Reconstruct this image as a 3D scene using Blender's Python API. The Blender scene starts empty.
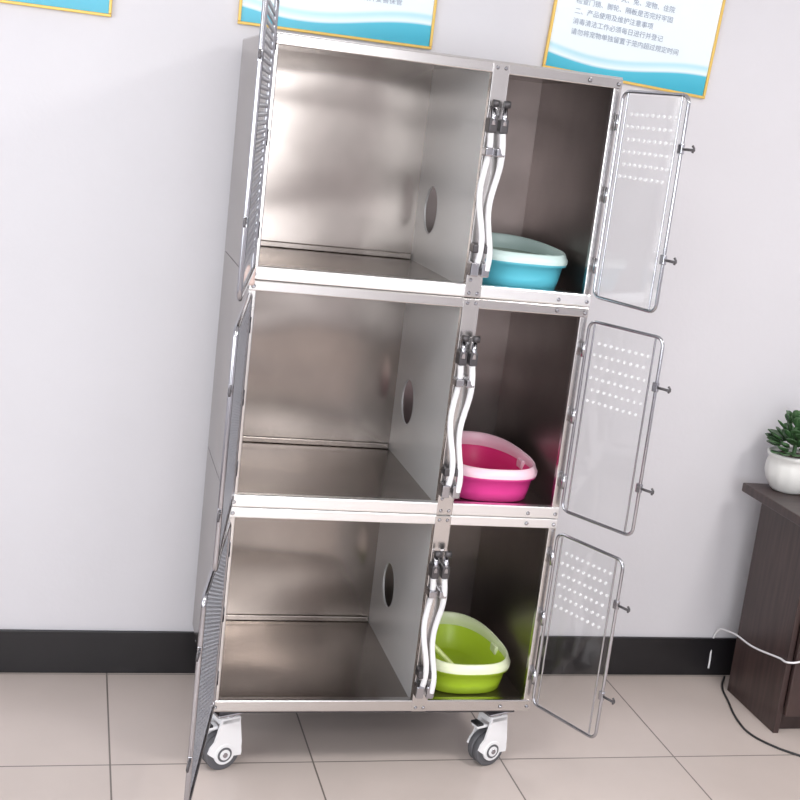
import bpy, math, random
from mathutils import Vector, Matrix
random.seed(3)
W=0.9
CAM=(-0.419,-3.0883,1.7676); YAW,PITCH,ROLL,FPX=-0.2645,-0.2153,0.1184,1265.3643
zb,z1,z2,zt,xd,D,Yw,hb,wr=0.1901,0.7608,1.3477,1.9368,0.5511,0.5747,0.6435,0.138,0.242
ANG_R=(1.1237,1.0572,1.2599); ANG_L=(1.7814,1.75,1.75)
# ---------- materials
def nm(name):
    m=bpy.data.materials.new(name); m.use_nodes=True; nt=m.node_tree; return m,nt,nt.nodes['Principled BSDF']
def pmat(name,col,rough=.5,metal=0,spec=.5,noise=0,nscale=8,bump=0,bscale=30,**kw):
    m,nt,b=nm(name); b.inputs['Base Color'].default_value=(*col,1); b.inputs['Roughness'].default_value=rough; b.inputs['Metallic'].default_value=metal
    b.inputs['Specular IOR Level'].default_value=spec
    for k,v in kw.items(): b.inputs[k.replace('_',' ')].default_value=v
    tc=nt.nodes.new('ShaderNodeTexCoord')
    if noise:
        n=nt.nodes.new('ShaderNodeTexNoise'); n.inputs['Scale'].default_value=nscale; n.inputs['Detail'].default_value=5
        nt.links.new(tc.outputs['Object'],n.inputs['Vector'])
        r=nt.nodes.new('ShaderNodeValToRGB'); r.color_ramp.elements[0].position=.3; r.color_ramp.elements[1].position=.7
        r.color_ramp.elements[0].color=(*[c*(1-noise) for c in col],1); r.color_ramp.elements[1].color=(*[min(1,c*(1+noise)) for c in col],1)
        nt.links.new(n.outputs['Fac'],r.inputs['Fac']); nt.links.new(r.outputs['Color'],b.inputs['Base Color'])
    if bump:
        n=nt.nodes.new('ShaderNodeTexNoise'); n.inputs['Scale'].default_value=bscale
        nt.links.new(tc.outputs['Object'],n.inputs['Vector'])
        bp=nt.nodes.new('ShaderNodeBump'); bp.inputs['Strength'].default_value=bump; bp.inputs['Distance'].default_value=.01
        nt.links.new(n.outputs['Fac'],bp.inputs['Height']); nt.links.new(bp.outputs['Normal'],b.inputs['Normal'])
    return m
def steel(name,col,rough,wav=.25,stretch=(1.5,1.5,40),ws=3.0,mott=0):
    m,nt,b=nm(name); b.inputs['Metallic'].default_value=1; b.inputs['Base Color'].default_value=(*col,1)
    tc=nt.nodes.new('ShaderNodeTexCoord'); mp=nt.nodes.new('ShaderNodeMapping'); mp.inputs['Scale'].default_value=stretch
    nt.links.new(tc.outputs['Object'],mp.inputs['Vector'])
    n=nt.nodes.new('ShaderNodeTexNoise'); n.inputs['Scale'].default_value=6; n.inputs['Detail'].default_value=4
    nt.links.new(mp.outputs['Vector'],n.inputs['Vector'])
    mr=nt.nodes.new('ShaderNodeMapRange'); mr.inputs['To Min'].default_value=rough*.92; mr.inputs['To Max'].default_value=rough*1.1
    nt.links.new(n.outputs['Fac'],mr.inputs['Value']); nt.links.new(mr.outputs['Result'],b.inputs['Roughness'])
    n2=nt.nodes.new('ShaderNodeTexNoise'); n2.inputs['Scale'].default_value=ws; n2.inputs['Detail'].default_value=0.5
    mp2=nt.nodes.new('ShaderNodeMapping'); mp2.inputs['Scale'].default_value=(.6,.6,1.6); nt.links.new(tc.outputs['Object'],mp2.inputs['Vector'])
    nt.links.new(mp2.outputs['Vector'],n2.inputs['Vector'])
    bp=nt.nodes.new('ShaderNodeBump'); bp.inputs['Strength'].default_value=wav; bp.inputs['Distance'].default_value=.05
    nt.links.new(n2.outputs['Fac'],bp.inputs['Height']); nt.links.new(bp.outputs['Normal'],b.inputs['Normal'])
    if mott:
        n3=nt.nodes.new('ShaderNodeTexNoise'); n3.inputs['Scale'].default_value=5; n3.inputs['Detail'].default_value=3; nt.links.new(tc.outputs['Object'],n3.inputs['Vector'])
        r=nt.nodes.new('ShaderNodeValToRGB'); r.color_ramp.elements[0].position=.35; r.color_ramp.elements[1].position=.68
        r.color_ramp.elements[0].color=(*[c*(1-mott) for c in col],1); r.color_ramp.elements[1].color=(*[c*(1+mott) for c in col],1)
        nt.links.new(n3.outputs['Fac'],r.inputs['Fac']); nt.links.new(r.outputs['Color'],b.inputs['Base Color'])
    return m
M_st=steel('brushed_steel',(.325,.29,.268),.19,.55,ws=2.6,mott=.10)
M_fr=steel('frame_steel',(.64,.62,.61),.22,.05)
M_rail=steel('rail_highlight_steel',(.95,.95,.95),.34,.03)  # same frame steel whitened, rail highlight painted into the colour
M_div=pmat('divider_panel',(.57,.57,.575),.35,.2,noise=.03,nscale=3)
M_shd=steel('shaded_steel',(.285,.245,.235),.34,.3,mott=.10)  # cage steel darkened, shade of the deep right compartments put into the colour
M_chr=pmat('chrome',(.45,.45,.48),.18,1)
M_dkm=pmat('dark_hardware',(.09,.085,.09),.35,.6)
M_wht=pmat('white_plastic',(.82,.82,.84),.35)
M_wall=pmat('wall_paint',(.67,.66,.695),.6,noise=.02,nscale=2,bump=.05,bscale=60)
M_base=pmat('black_baseboard',(.012,.011,.013),.35,noise=.1)
M_rub=pmat('grey_rubber',(.1,.1,.11),.6)
M_blk=pmat('black_plastic',(.02,.02,.022),.4)
M_ceil=pmat('ceiling_paint',(.8,.8,.8),.8)
M_tan=pmat('tan_corner_block',(.62,.47,.43),.4)
# floor tiles
M_fl,nt,b=nm('floor_tiles')
tc=nt.nodes.new('ShaderNodeTexCoord'); mp=nt.nodes.new('ShaderNodeMapping'); nt.links.new(tc.outputs['Object'],mp.inputs['Vector'])
TS=.555
mp.inputs['Location'].default_value=(.245,-.07,0)
br=nt.nodes.new('ShaderNodeTexBrick'); br.offset=0; br.squash=1
for k,v in (('Scale',1),('Brick Width',TS),('Row Height',TS),('Mortar Size',.0025),('Mortar Smooth',.1)): br.inputs[k].default_value=v
br.inputs['Color1'].default_value=(.65,.565,.525,1); br.inputs['Color2'].default_value=(.62,.54,.50,1); br.inputs['Mortar'].default_value=(.2,.17,.155,1)
nt.links.new(mp.outputs['Vector'],br.inputs['Vector'])
n=nt.nodes.new('ShaderNodeTexNoise'); n.inputs['Scale'].default_value=3; n.inputs['Detail'].default_value=8; nt.links.new(tc.outputs['Object'],n.inputs['Vector'])
mx=nt.nodes.new('ShaderNodeMixRGB'); mx.blend_type='MULTIPLY'; mx.inputs['Fac'].default_value=.2; nt.links.new(br.outputs['Color'],mx.inputs[1]); nt.links.new(n.outputs['Fac'],mx.inputs[2])
nt.links.new(mx.outputs[0],b.inputs['Base Color']); b.inputs['Roughness'].default_value=.3
# wood
M_wood,nt,b=nm('dark_wood'); tc=nt.nodes.new('ShaderNodeTexCoord'); mp=nt.nodes.new('ShaderNodeMapping'); mp.inputs['Scale'].default_value=(3,14,1.2); nt.links.new(tc.outputs['Object'],mp.inputs['Vector'])
n=nt.nodes.new('ShaderNodeTexNoise'); n.inputs['Scale'].default_value=4; n.inputs['Detail'].default_value=8; nt.links.new(mp.outputs['Vector'],n.inputs['Vector'])
r=nt.nodes.new('ShaderNodeValToRGB'); r.color_ramp.elements[0].position=.3; r.color_ramp.elements[0].color=(.03,.018,.018,1); r.color_ramp.elements[1].position=.75; r.color_ramp.elements[1].color=(.07,.042,.038,1)
nt.links.new(n.outputs['Fac'],r.inputs['Fac']); nt.links.new(r.outputs['Color'],b.inputs['Base Color']); b.inputs['Roughness'].default_value=.35
# clear acrylic
M_acr=bpy.data.materials.new('clear_acrylic'); M_acr.use_nodes=True; nt=M_acr.node_tree; nt.nodes.clear()
o=nt.nodes.new('ShaderNodeOutputMaterial'); t=nt.nodes.new('ShaderNodeBsdfTransparent'); g=nt.nodes.new('ShaderNodeBsdfGlossy'); g.inputs['Roughness'].default_value=.05
t.inputs['Color'].default_value=(.995,1,1,1); mi=nt.nodes.new('ShaderNodeMixShader'); mi.inputs[0].default_value=.045
nt.links.new(t.outputs[0],mi.inputs[1]); nt.links.new(g.outputs[0],mi.inputs[2]); nt.links.new(mi.outputs[0],o.inputs[0])
M_dot=pmat('acrylic_hole_edge',(.9,.9,.92),.3,Alpha=.8)
M_dotg=pmat('steel_hole_edge',(.35,.35,.38),.35,.6,Alpha=.85)

# ---------- helpers
def link(o,parent=None):
    bpy.context.collection.objects.link(o)
    if parent: o.parent=parent
    return o
def empty(name,loc=(0,0,0)):
    e=bpy.data.objects.new(name,None); e.empty_display_size=.05; e.location=loc; return link(e)
def mesh(name,verts,faces,mat,parent=None,smooth=False,bevel=0,subs=0,solid=0):
    me=bpy.data.meshes.new(name); me.from_pydata([tuple(v) for v in verts],[],faces); me.update()
    o=bpy.data.objects.new(name,me)
    for m in (mat if isinstance(mat,(list,tuple)) else [mat]): me.materials.append(m)
    if smooth: 
        for p in me.polygons: p.use_smooth=True
    link(o,parent)
    if solid: s=o.modifiers.new('s','SOLIDIFY'); s.thickness=solid; s.offset=0
    if bevel: bv=o.modifiers.new('b','BEVEL'); bv.width=bevel; bv.segments=2; bv.limit_method='ANGLE'
    if subs: s=o.modifiers.new('u','SUBSURF'); s.levels=subs; s.render_levels=subs
    return o
def box(name,a,b,mat,parent=None,bevel=.0):
    x0,y0,z0=[min(a[i],b[i]) for i in range(3)]; x1,y1,z1_=[max(a[i],b[i]) for i in range(3)]
    v=[(x0,y0,z0),(x1,y0,z0),(x1,y1,z0),(x0,y1,z0),(x0,y0,z1_),(x1,y0,z1_),(x1,y1,z1_),(x0,y1,z1_)]
    f=[(0,3,2,1),(4,5,6,7),(0,1,5,4),(1,2,6,5),(2,3,7,6),(3,0,4,7)]
    return mesh(name,v,f,mat,parent,bevel=bevel)
def tube(name,pts,rad,mat,parent=None,cyclic=False,smooth=False):
    cu=bpy.data.curves.new(name,'CURVE'); cu.dimensions='3D'
    if smooth:
        sp=cu.splines.new('BEZIER'); sp.bezier_points.add(len(pts)-1)
        for p,q in zip(sp.bezier_points,pts): p.co=q; p.handle_left_type=p.handle_right_type='AUTO'
    else:
        sp=cu.splines.new('POLY'); sp.points.add(len(pts)-1)
        for p,q in zip(sp.points,pts): p.co=(*q,1)
    sp.use_cyclic_u=cyclic; cu.bevel_depth=rad; cu.bevel_resolution=3; cu.use_fill_caps=True; cu.materials.append(mat)
    o=bpy.data.objects.new(name,cu); link(o,parent)
    return o
def cyl(name,c,axis,r,h,mat,parent=None,seg=24,bevel=0,r2=None):
    ax=Vector(axis).normalized(); q=ax.to_track_quat('Z','Y').to_matrix(); c=Vector(c); v=[];f=[]
    for k,(zz,rr) in enumerate(((-h/2,r),(h/2,r if r2 is None else r2))):
        for i in range(seg):
            a=2*math.pi*i/seg; v.append(c+q@Vector((rr*math.cos(a),rr*math.sin(a),zz)))
    f=[(i,(i+1)%seg,seg+(i+1)%seg,seg+i) for i in range(seg)]+[tuple(range(seg-1,-1,-1)),tuple(range(seg,2*seg))]
    o=mesh(name,v,f,mat,parent,bevel=bevel)
    for p in o.data.polygons[:seg]: p.use_smooth=True
    return o
def rrect(x0,z0,x1,z1_,r,n=5):
    pts=[]
    for cx,cz,a0 in ((x1-r,z0+r,-90),(x1-r,z1_-r,0),(x0+r,z1_-r,90),(x0+r,z0+r,180)):
        for i in range(n+1):
            a=math.radians(a0+90*i/n); pts.append((cx+r*math.cos(a),0,cz+r*math.sin(a)))
    return pts
# ---------- room
RX0,RX1,RY0,H=-2.6,3.6,-5.2,2.9
box('floor',(RX0-.1,RY0-.1,-.1),(RX1+.1,Yw+.1,0),M_fl)
box('ceiling',(RX0-.1,RY0-.1,H),(RX1+.1,Yw+.1,H+.1),M_ceil)
box('wall_back',(RX0-.1,Yw,0),(RX1+.1,Yw+.1,H),M_wall)
box('wall_right',(RX1,RY0,0),(RX1+.1,Yw,H),M_wall)
def wall_open(name,axis,pos,t,a0,a1,w0,w1,s0,s1):
    e=empty(name)
    def b(n,p0,p1,q0,q1):
        if axis=='x': box(n,(pos,p0,q0),(pos+t,p1,q1),M_wall,e)
        else: box(n,(p0,pos,q0),(p1,pos+t,q1),M_wall,e)
    b('part_1',a0,w0,0,H); b('part_2',w1,a1,0,H); b('part_3',w0,w1,0,s0); b('part_4',w0,w1,s1,H)
wall_open('wall_left','x',RX0-.1,.1,RY0,Yw,-4.2,-.9,.85,2.5)
wall_open('wall_front','y',RY0-.1,.1,RX0,RX1,-1.6,1.2,.9,2.5)
def window(name,axis,pos,w0,w1,s0,s1):
    e=empty(name); t=.04
    def b(n,p0,p1,q0,q1):
        if axis=='x': box(n,(pos-.03,p0,q0),(pos+.03,p1,q1),M_wht,e)
        else: box(n,(p0,pos-.03,q0),(p1,pos+.03,q1),M_wht,e)
    b('rail_1',w0,w1,s0,s0+t); b('rail_2',w0,w1,s1-t,s1)
    for i in range(4):
        p=w0+(w1-w0-t)*i/3; b('mullion_%d'%i,p,p+t,s0,s1)
window('window_1','x',RX0-.05,-4.2,-.9,.85,2.5); window('window_2','y',RY0-.05,-1.6,1.2,.9,2.5)
box('baseboard_back',(RX0,Yw-.012,0),(RX1,Yw,hb),M_base,bevel=.002)
box('baseboard_left',(RX0,RY0,0),(RX0+.012,Yw-.012,hb),M_base); box('baseboard_right',(RX1-.012,RY0,0),(RX1,Yw-.012,hb),M_base)

# ---------- cage
C=empty('stainless_steel_pet_cage')
T=.012
tiers=[(zb,z1),(z1,z2),(z2,zt)]
holes=[(0.379,0.41),(0.413,0.97),(0.413,1.533)]
PW=.045
xr=xd+PW
for k,(a,b_) in enumerate(tiers):
    a+=.002
    box('side_left_%d'%k,(0,0.012,a),(T,D,b_),M_st,C); box('side_right_%d'%k,(W-T,0.012,a),(W,D,b_),M_shd,C)
    box('back_%d'%k,(T,D-T,a),(xd+.01,D,b_),M_st,C); box('back_small_%d'%k,(xd+.01,D-T,a),(W-T,D,b_),M_shd,C)
    box('pan_%d'%k,(T,0.012,a),(xd+.01,D-T,a+.022),M_st,C); box('pan_small_%d'%k,(xd+.01,0.012,a),(W-T,D-T,a+.022),M_shd,C)
    box('roof_%d'%k,(T,0.012,b_-.012),(W-T,D-T,b_-.002),M_st,C)
    box('pan_lip_%d'%k,(T,D-T-.008,a+.022),(xd,D-T,a+.040),M_st,C,.003)
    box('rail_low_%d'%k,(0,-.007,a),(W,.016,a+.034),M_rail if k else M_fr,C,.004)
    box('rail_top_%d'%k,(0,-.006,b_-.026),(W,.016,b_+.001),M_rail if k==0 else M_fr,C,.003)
    box('stile_left_%d'%k,(0,-.004,a),(.020,.014,b_),M_fr,C,.003)
    box('stile_right_%d'%k,(W-.022,-.004,a),(W,.014,b_),M_fr,C,.003)
    box('post_%d'%k,(xd,-.0085,a),(xr,.015,b_),M_fr,C,.003)
    hy,hz=holes[k]; hr=.068
    y0,y1,c0,c1=.016,D-T,a+.022,b_-.012
    n=48; V=[];F=[]
    def edgept(an):
        dx,dz=math.cos(an),math.sin(an); ts=[]
        if dx>1e-9: ts.append((y1-hy)/dx)
        if dx<-1e-9: ts.append((y0-hy)/dx)
        if dz>1e-9: ts.append((c1-hz)/dz)
        if dz<-1e-9: ts.append((c0-hz)/dz)
        t=min(ts); return hy+dx*t,hz+dz*t
    ang=[2*math.pi*i/n for i in range(n)]+[math.atan2(zz-hz,yy-hy)%(2*math.pi) for yy in (y0,y1) for zz in (c0,c1)]
    ang=sorted(ang); n=len(ang)
    for an in ang:
        V.append((xd+.004,hy+hr*math.cos(an),hz+hr*math.sin(an))); e=edgept(an); V.append((xd+.004,*e))
    for i in range(n):
        j=(i+1)%n; F.append((2*i,2*i+1,2*j+1,2*j))
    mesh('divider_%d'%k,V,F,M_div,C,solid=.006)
    tor=[(xd+.003,hy+hr*math.cos(2*math.pi*i/40),hz+hr*math.sin(2*math.pi*i/40)) for i in range(40)]
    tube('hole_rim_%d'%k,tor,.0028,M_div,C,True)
    for (rx,rz) in ((xd+.012,a+.012),(xd+.034,a+.012),(xd+.012,b_-.012),(xd+.034,b_-.012),(.011,a+.014),(.011,b_-.014),(W-.011,a+.014),(W-.011,b_-.014),(xd+.012,a+.045),(W-.09,a+.014),(W-.09,b_-.013)):
        cyl('rivet',(rx,-.0105,rz),(0,-1,0),.0058,.006,M_chr,C,10,r2=.003)
    hh=b_-a
    for s,(ox,ph) in enumerate(((.008,0),(.037,.9))):
        pts=[]
        for i in range(11):
            t=i/10; pts.append((xd+ox+.006*math.sin(t*9+ph)-(.005 if s==0 else -.001)*(t-.5)*2,-.032-.012*math.sin(t*7+ph),a+hh*(.13+.58*t)))
        tube('latch_lever_%d%d'%(k,s),pts,.0078,M_wht,C,smooth=True)
        for t in (.74,.63,.22,.13):
            hz_=.018 if t in(.74,.13) else .011
            box('latch_clip',(xd+ox-.011,-.046,a+hh*t-hz_),(xd+ox+.011,-.008,a+hh*t+hz_),M_dkm if t in(.74,.22) else M_chr,C,.004)
        cyl('latch_pin',(xd+ox,-.036,a+hh*.78),(0,.3,1),.007,.05,M_chr,C,12)
        cyl('latch_knob',(xd+ox,-.043,a+hh*.78+.03),(1,0,0),.009,.016,M_dkm,C,12)
box('corner_block',(-.014,-.022,z2-.012),(.012,.006,z2+.036),M_tan,C,.006)  # small tan block added at the left corner between tiers
box('top_panel',(0,.0,zt-.002),(W,D,zt+.004),M_fr,C,.002)
box('under_frame',(.03,.03,zb-.02),(W-.03,D-.03,zb+.002),M_dkm,C)
def door(name,hx,w,zl,zh,angle,gridded):
    e=bpy.data.objects.new(name,None); link(e,C); e.location=(hx,-.018,0)
    e.rotation_euler=(0,0,math.atan2(-math.sin(angle),math.cos(angle)))
    h=zh-zl; r=.022
    tube('frame',rrect(0.006,zl,w,zh,r),.0045 if not gridded else .006,M_chr,e,True)
    tube('inner_bar',[(w-.024,0,zl+.004),(w-.024,0,zh-.004)],.0025,M_chr,e)
    tube('inner_bar_hinge',[(.024,0,zl+.004),(.024,0,zh-.004)],.0025,M_chr,e)
    p=rrect(.012,zl+.008,w-.006,zh-.008,.016)
    mesh('acrylic_panel',p,[tuple(range(len(p)))],M_acr,e,solid=.003)
    V=[];F=[]
    nx=int((w-.07)/.021); rd=.0040
    rows=6; z0h=zl+h*.60; dz=.031
    if gridded: z0h=zl+h*.08; rows=30; dz=h*.86/29; nx=int((w-.09)/.024); rd=.0055
    for rI in range(rows):
        for i in range(nx+1):
            xx=.042+(w-.084)*i/nx+(.005 if rI%2 else -.005); zz=z0h+dz*rI
            bidx=len(V)
            for yy in (-.0022,.0022):
                for q in range(10):
                    aa=2*math.pi*q/10; V.append((xx+rd*math.cos(aa),yy,zz+rd*math.sin(aa)))
            F+= [tuple(range(bidx,bidx+10)),tuple(range(bidx+10,bidx+20))]
            F+= [(bidx+q,bidx+(q+1)%10,bidx+10+(q+1)%10,bidx+10+q) for q in range(10)]
    mesh('perforations',V,F,M_dotg if gridded else M_dot,e)
    for t in (.25,.76):
        zz=zl+h*t
        cyl('latch_bolt',(w+.018,0,zz),(1,0,0),.0035,.05,M_dkm,e,10)
        tube('latch_hook',[(w+.038,0,zz-.006),(w+.042,0,zz+.004),(w+.036,0,zz+.010)],.003,M_dkm,e)
        box('latch_plate',(w-.010,-.005,zz-.012),(w+.006,.005,zz+.012),M_chr,e,.002)
    for t in (.15,.5,.85):
        cyl('hinge',(0.0,0,zl+h*t),(0,0,1),.008,.04,M_chr,e,12)
    return e
wl=xd-.02
for k,(a,b_) in enumerate(tiers):
    door('door_right_%d'%k,W-.004,wr,a+.035,b_-.03,ANG_R[k],False)
    door('door_left_%d'%k,.004,wl,a+.03,b_-.03 if k<2 else b_+.075,ANG_L[k],True)
def caster(name,cx,cy,rot):
    e=bpy.data.objects.new(name,None); link(e,C); e.location=(cx,cy,0); e.rotation_euler=(0,0,rot)
    R_=.05; top=zb-.02; ox=.014
    box('plate',(-.045,-.035,top-.008),(.045,.035,top),M_chr,e,.003)
    cyl('swivel',(0,0,top-.018),(0,0,1),.026,.024,M_chr,e)
    for s in (-1,1):
        cyl('tyre',(ox,s*.012,R_),(0,1,0),R_,.022,M_rub,e,40,.004)
        cyl('hub',(ox,s*.0265,R_),(0,1,0),.030,.009,M_wht,e,30,.002)
        cyl('hub_ring',(ox,s*.0312,R_),(0,1,0),.021,.002,M_rub,e,30)
        cyl('hub_cap',(ox,s*.0325,R_),(0,1,0),.015,.003,M_wht,e,24)
        cyl('bolt',(ox,s*.034,R_),(0,1,0),.007,.005,M_chr,e,16)
        prof=[(-.026,top-.02),(-.036,R_+.03)]
        prof+=[(ox+.052*math.cos(math.radians(a_)),R_+.052*math.sin(math.radians(a_))) for a_ in (165,180,192)]
        prof+=[(ox+.028*math.cos(math.radians(a_)),R_+.028*math.sin(math.radians(a_))) for a_ in (200,235,270,305,340)]
        prof+=[(ox+.050*math.cos(math.radians(a_)),R_+.050*math.sin(math.radians(a_))) for a_ in (10,30,50)]+[(.030,top-.02)]
        m_=len(prof); V=[(p,s*.026-.003,q) for p,q in prof]+[(p,s*.026+.003,q) for p,q in prof]
        F=[tuple(range(m_)),tuple(range(2*m_-1,m_-1,-1))]+[(i,m_+i,m_+(i+1)%m_,(i+1)%m_) for i in range(m_)]
        mesh('fork_side',V,F,M_wht,e)
    box('fork_bridge',(-.03,-.029,top-.036),(.032,.029,top-.014),M_wht,e,.006)
    box('brake_pedal',(.03,-.016,top-.05),(.068,.016,top-.040),M_wht,e,.004)
    box('brake_pad',(.048,-.017,top-.041),(.070,.017,top-.034),M_blk,e,.002)
for nme,cx,cy,ro in (('caster_fl',.056,.06,3.5),('caster_fr',W-.078,.06,3.5),('caster_bl',.06,D-.07,.6),('caster_br',W-.075,D-.07,.4)): caster(nme,cx,cy,ro)

# ---------- litter boxes
def litter(cx,cy,z,colo,coli,colr,rot=0,scoop=None):
    e=empty('litter_box',(cx,cy,z)); e.rotation_euler=(0,0,rot)
    mo=pmat('litter_outer',colo,.3); mi_=pmat('litter_inner',coli,.35); mr_=pmat('litter_rim',colr,.35)
    hw,hl=.149,.178; n=64
    def ring(s,zz,off=0):
        out=[]
        for i in range(n):
            a=2*math.pi*i/n; ca,sa=math.cos(a),math.sin(a); p=2/2.7
            X=math.copysign(abs(ca)**p,ca); Y=math.copysign(abs(sa)**p,sa)
            taper=1-.26*(Y+1)/2
            out.append((X*(hw*s+off)*taper,Y*(hl*s+off),zz))
        return out
    def loft(name,rings,mat,cap0=False,cap1=False):
        V=[];F=[]
        for r_ in rings: V+=r_
        for k in range(len(rings)-1):
            for i in range(n):
                j=(i+1)%n; F.append((k*n+i,k*n+j,(k+1)*n+j,(k+1)*n+i))
        if cap0: F.append(tuple(range(n-1,-1,-1)))
        if cap1: F.append(tuple(range((len(rings)-1)*n,len(rings)*n)))
        return mesh(name,V,F,mat,e,smooth=True)
    loft('basin_outer',[ring(.82,.0),ring(.86,.004),ring(.90,.03),ring(.94,.066),ring(1.0,.068),ring(1.0,.080)],mo,True)
    loft('basin_inner',[ring(.95,.080),ring(.86,.05),ring(.8,.012),ring(.74,.008)],mi_,False,True)
    def tilt(r_,k): return [(p[0],p[1],p[2]+k*(p[1]/hl+.2)*.010) for p in r_]
    loft('rim_collar',[ring(1.01,.074),ring(1.015,.084),ring(.99,.090),tilt(ring(.965,.104),1),tilt(ring(.945,.107),1),tilt(ring(.925,.104),1),ring(.92,.09),ring(.935,.078)],mr_)
    for s in (-1,1):
        box('side_clip',(s*hw*.80-.006,-.02,.06),(s*hw*.80+.006,.02,.085),mr_,e,.003)
    if scoop:
        ms=pmat('scoop_plastic',scoop,.35)
        tube('scoop_handle',[(-.01,-.04,.028),(-.035,-.02,.05),(-.075,.01,.085)],.008,ms,e,smooth=True)
        box('scoop_blade',(-.02,-.11,.014),(.035,-.04,.024),ms,e,.004)
    return e
xc=.730
yb=.2
litter(xc,yb,zb+.0245,(.42,.62,.03),(.50,.68,.04),(.80,.86,.60),.03,(.75,.85,.35))
litter(xc,yb,z1+.0245,(.80,.06,.32),(.80,.03,.22),(.90,.62,.72),.01)
litter(xc,yb,z2+.0245,(.12,.56,.70),(.33,.42,.37),(.62,.78,.76),.01)  # inner colour greyed, shadow inside the blue box painted in

# ---------- posters
M_gold=pmat('gold_frame',(.75,.5,.12),.35,.2); M_txt=pmat('poster_text',(.33,.38,.48),.6)
def poster(x0p,x1p,z0p,hgt,rot,lines):
    e=empty('wall_poster',(x0p,Yw-.006,z0p)); e.rotation_euler=(0,rot,0); w=x1p-x0p
    m,nt,b=nm('poster_print'); tc=nt.nodes.new('ShaderNodeTexCoord'); sp=nt.nodes.new('ShaderNodeSeparateXYZ'); nt.links.new(tc.outputs['Object'],sp.inputs[0])
    s1=nt.nodes.new('ShaderNodeMath'); s1.operation='SINE'; ml=nt.nodes.new('ShaderNodeMath'); ml.operation='MULTIPLY'; ml.inputs[1].default_value=9; nt.links.new(sp.outputs['X'],ml.inputs[0]); nt.links.new(ml.outputs[0],s1.inputs[0])
    m2=nt.nodes.new('ShaderNodeMath'); m2.operation='MULTIPLY_ADD'; m2.inputs[1].default_value=.018; nt.links.new(s1.outputs[0],m2.inputs[0]); nt.links.new(sp.outputs['Z'],m2.inputs[2])
    r=nt.nodes.new('ShaderNodeValToRGB'); cr=r.color_ramp; cr.elements[0].position=0; cr.elements[0].color=(.05,.42,.58,1); cr.elements[1].position=.04; cr.elements[1].color=(.08,.5,.66,1)
    for ps,cl in ((.045,(.85,.93,.96,1)),(.065,(.45,.75,.85,1)),(.075,(.80,.89,.93,1)),(.5,(.86,.91,.95,1))):
        q=cr.elements.new(ps); q.color=cl
    nt.links.new(m2.outputs[0],r.inputs['Fac']); nt.links.new(r.outputs['Color'],b.inputs['Base Color']); b.inputs['Roughness'].default_value=.25
    box('print',(0,-.002,0),(w,.004,hgt),m,e)
    t=.008
    for n_,a,b_ in (('f1',(-t,-.008,-t),(w+t,.005,0)),('f2',(-t,-.008,hgt),(w+t,.005,hgt+t)),('f3',(-t,-.008,0),(0,.005,hgt)),('f4',(w,-.008,0),(w+t,.005,hgt))): box('frame_'+n_,a,b_,M_gold,e,.002)
    for i,L in enumerate(lines):
        cu=bpy.data.curves.new('text','FONT'); cu.body=L; cu.size=.020; cu.materials.append(M_txt); o=bpy.data.objects.new('text_%d'%i,cu); link(o,e)
        o.location=(.06,-.004,.105+.030*i); o.rotation_euler=(math.pi/2,0,0)
txt=['使用本产品前请仔细阅读安全说明并妥善保管','如有疑问请及时与工作人员联系确认','三、安全责任制度','请勿将宠物单独留置于笼内超过规定时间','消毒清洁工作必须每日进行并登记','二、产品使用及维护注意事项','检查门锁、脚轮、隔板是否完好牢固','适用类型：猫、犬、兔、宠物、住院','一、产品安全管理规定']*2
poster(-.004,.550,1.990,.75,0,txt[:14]); poster(.915,1.445,1.982,.75,.055,txt[3:17]); poster(-.93,-.366,1.962,.75,0,txt[:14])

# ---------- side cabinet
dx,dyb,dyf,top=1.836,.516,.208,.735
K=empty('wooden_side_cabinet',(dx,dyf,0)); dp=dyb-dyf; dw=.9
box('side_panel',(0,0,0),(.02,dp,top-.03),M_wood,K,.002); box('side_panel_r',(dw-.02,0,0),(dw,dp,top-.03),M_wood,K,.002)
box('back_panel',(.02,dp-.015,.05),(dw-.02,dp,top-.03),M_wood,K); box('kick',(.02,.03,0),(dw-.02,.045,.06),M_wood,K); box('bottom',(.02,.02,.06),(dw-.02,dp-.015,.08),M_wood,K)
box('door_a',(.022,-.016,.065),(dw/2-.002,.001,top-.04),M_wood,K,.003); box('door_b',(dw/2+.002,-.016,.065),(dw-.022,.001,top-.04),M_wood,K,.003)
for s in (-.04,.04): cyl('knob',(dw/2+s,-.028,top*.6),(0,1,0),.012,.024,M_chr,K)
box('top_slab',(-.065,-.04,top-.03),(dw+.02,dp+.03,top),M_wood,K,.004)
P=empty('potted_succulent',(1.895,.475,top+.001)); P.scale=(1.12,)*3
prof=[(.0,0),(.045,0),(.052,.006),(.066,.03),(.073,.055),(.072,.08),(.068,.098),(.074,.102),(.075,.112),(.068,.114),(.062,.10),(.0,.098)]
n=48;V=[];F=[]
for (r_,z_) in prof:
    for i in range(n):
        aa=2*math.pi*i/n; rr=r_*(1+.02*math.cos(aa*12) if .02<z_<.095 else 1); V.append((rr*math.cos(aa),rr*math.sin(aa),z_))
for k in range(len(prof)-1):
    for i in range(n):
        j=(i+1)%n; F.append((k*n+i,k*n+j,(k+1)*n+j,(k+1)*n+i))
mesh('pot',V,F,pmat('pot_ceramic',(.78,.78,.76),.3),P,smooth=True)
cyl('soil',(0,0,.1),(0,0,1),.06,.006,pmat('soil',(.06,.04,.03),.9,noise=.3,nscale=60),P)
M_leaf=pmat('leaf_green',(.045,.11,.04),.35,noise=.5,nscale=20)
V=[];F=[]
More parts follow.
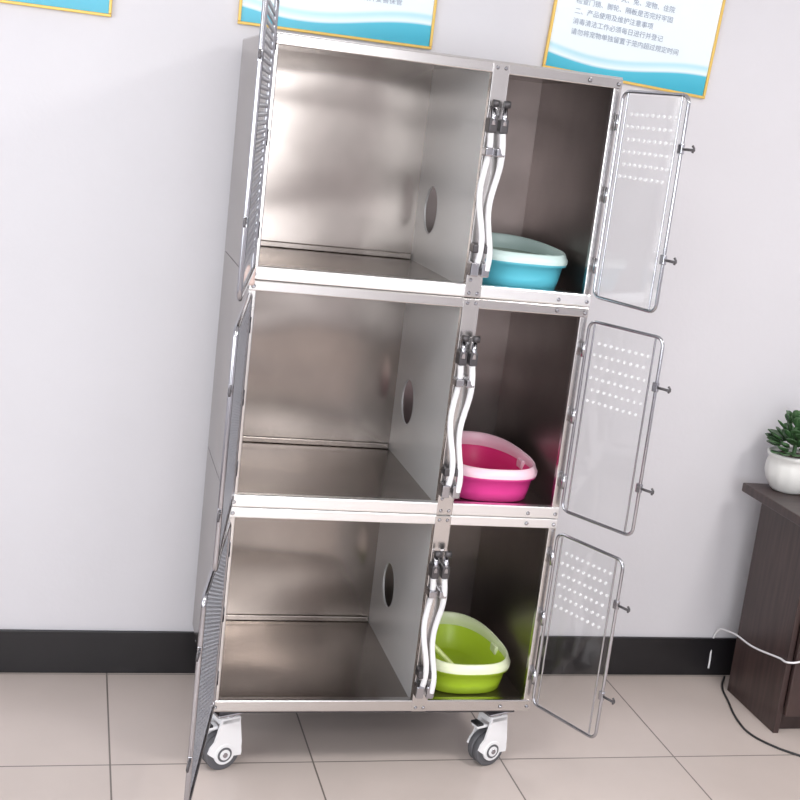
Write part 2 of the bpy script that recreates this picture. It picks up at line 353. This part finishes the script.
for i in range(105):
    az=random.uniform(0,2*math.pi); el=random.uniform(.02,1.45); L=random.uniform(.034,.052); wd=L*.4
    base=Vector((math.cos(az)*math.cos(el)*.055,math.sin(az)*math.cos(el)*.055,.115+math.sin(el)*random.uniform(.02,.095)))
    dr=Vector((math.cos(az)*math.cos(el),math.sin(az)*math.cos(el),math.sin(el)*.7+.05)).normalized()
    sd=dr.cross(Vector((0,0,1))).normalized() if abs(dr.z)<.99 else Vector((1,0,0)); up=sd.cross(dr)
    bi=len(V)
    for t,ww,cc in ((0,.25,0),(.35,.8,.1),(.7,1,.12),(.9,.7,.05),(1,.1,0)):
        for s in (-1,0,1): V.append(base+dr*L*t+sd*wd*ww*s+up*(L*cc*(-1 if s==0 else .6)))
    for q in range(4):
        for s in range(2): F.append((bi+q*3+s,bi+q*3+s+1,bi+q*3+s+4,bi+q*3+s+3))
mesh('leaves',V,F,M_leaf,P,smooth=True,solid=.004,subs=1)
tube('stem',[(0,0,.1),(.002,.004,.15),(0,0,.2)],.006,M_leaf,P)
# ---------- cables
cp=[(1.875,.610),(1.825,.531),(1.792,.427),(1.753,.286),(1.749,.199),(1.789,.114),(1.843,.056),(1.947,-.055)]
tube('power_cable',[(a,b,.004) for a,b in cp],.0035,M_blk,smooth=True)
tube('extension_cord',[(dx-.02,Yw-.018,.03),(dx-.012,Yw-.02,.17),(dx-.006,.553,.198),(dx-.005,.40,.212),(dx-.005,.24,.245),(dx-.004,.186,.255),(dx+.05,.184,.262),(dx+.4,.184,.27)],.0032,M_wht,smooth=True)
# ---------- lights
def area(name,loc,rot,sx,sy,power,col=(1,1,1)):
    l=bpy.data.lights.new(name,'AREA'); l.shape='RECTANGLE'; l.size=sx; l.size_y=sy; l.energy=power; l.color=col
    o=bpy.data.objects.new(name,l); link(o); o.location=loc; o.rotation_euler=rot; return o
area('daylight_left',(RX0-.2,-2.55,1.7),(0,-math.pi/2,0),1.6,3.2,76,(.95,.98,1))
area('daylight_front',(-.2,RY0-.2,1.7),(math.pi/2,0,0),2.7,1.5,76,(.97,.98,1))
for i,(lx,ly,pw_) in enumerate(((-.6,-1.6,20),(1.9,-1.6,44),(.6,-3.6,27))):
    e=empty('added_fill_lamp',(lx,ly,H)); box('housing',(-.32,-.32,-.04),(.32,.32,0),M_wht,e,.004)  # unseen fill light in a housing, added to brighten the room
    area('fill_light_%d'%i,(lx,ly,H-.05),(0,0,0),.58,.58,pw_,(1,.98,.95))
# ---------- camera/world
cam=bpy.data.cameras.new('camera'); co=bpy.data.objects.new('camera',cam); link(co)
cam.sensor_width=36; cam.lens=FPX/800*36
co.matrix_world=Matrix.Translation(CAM)@Matrix.Rotation(YAW,4,'Z')@Matrix.Rotation(math.pi/2+PITCH,4,'X')@Matrix.Rotation(ROLL,4,'Z')
bpy.context.scene.camera=co
w=bpy.data.worlds.new('w'); bpy.context.scene.world=w; w.use_nodes=True; bg=w.node_tree.nodes['Background']; bg.inputs[0].default_value=(.85,.92,1,1); bg.inputs[1].default_value=1.2
bpy.context.scene.view_settings.view_transform='Standard'
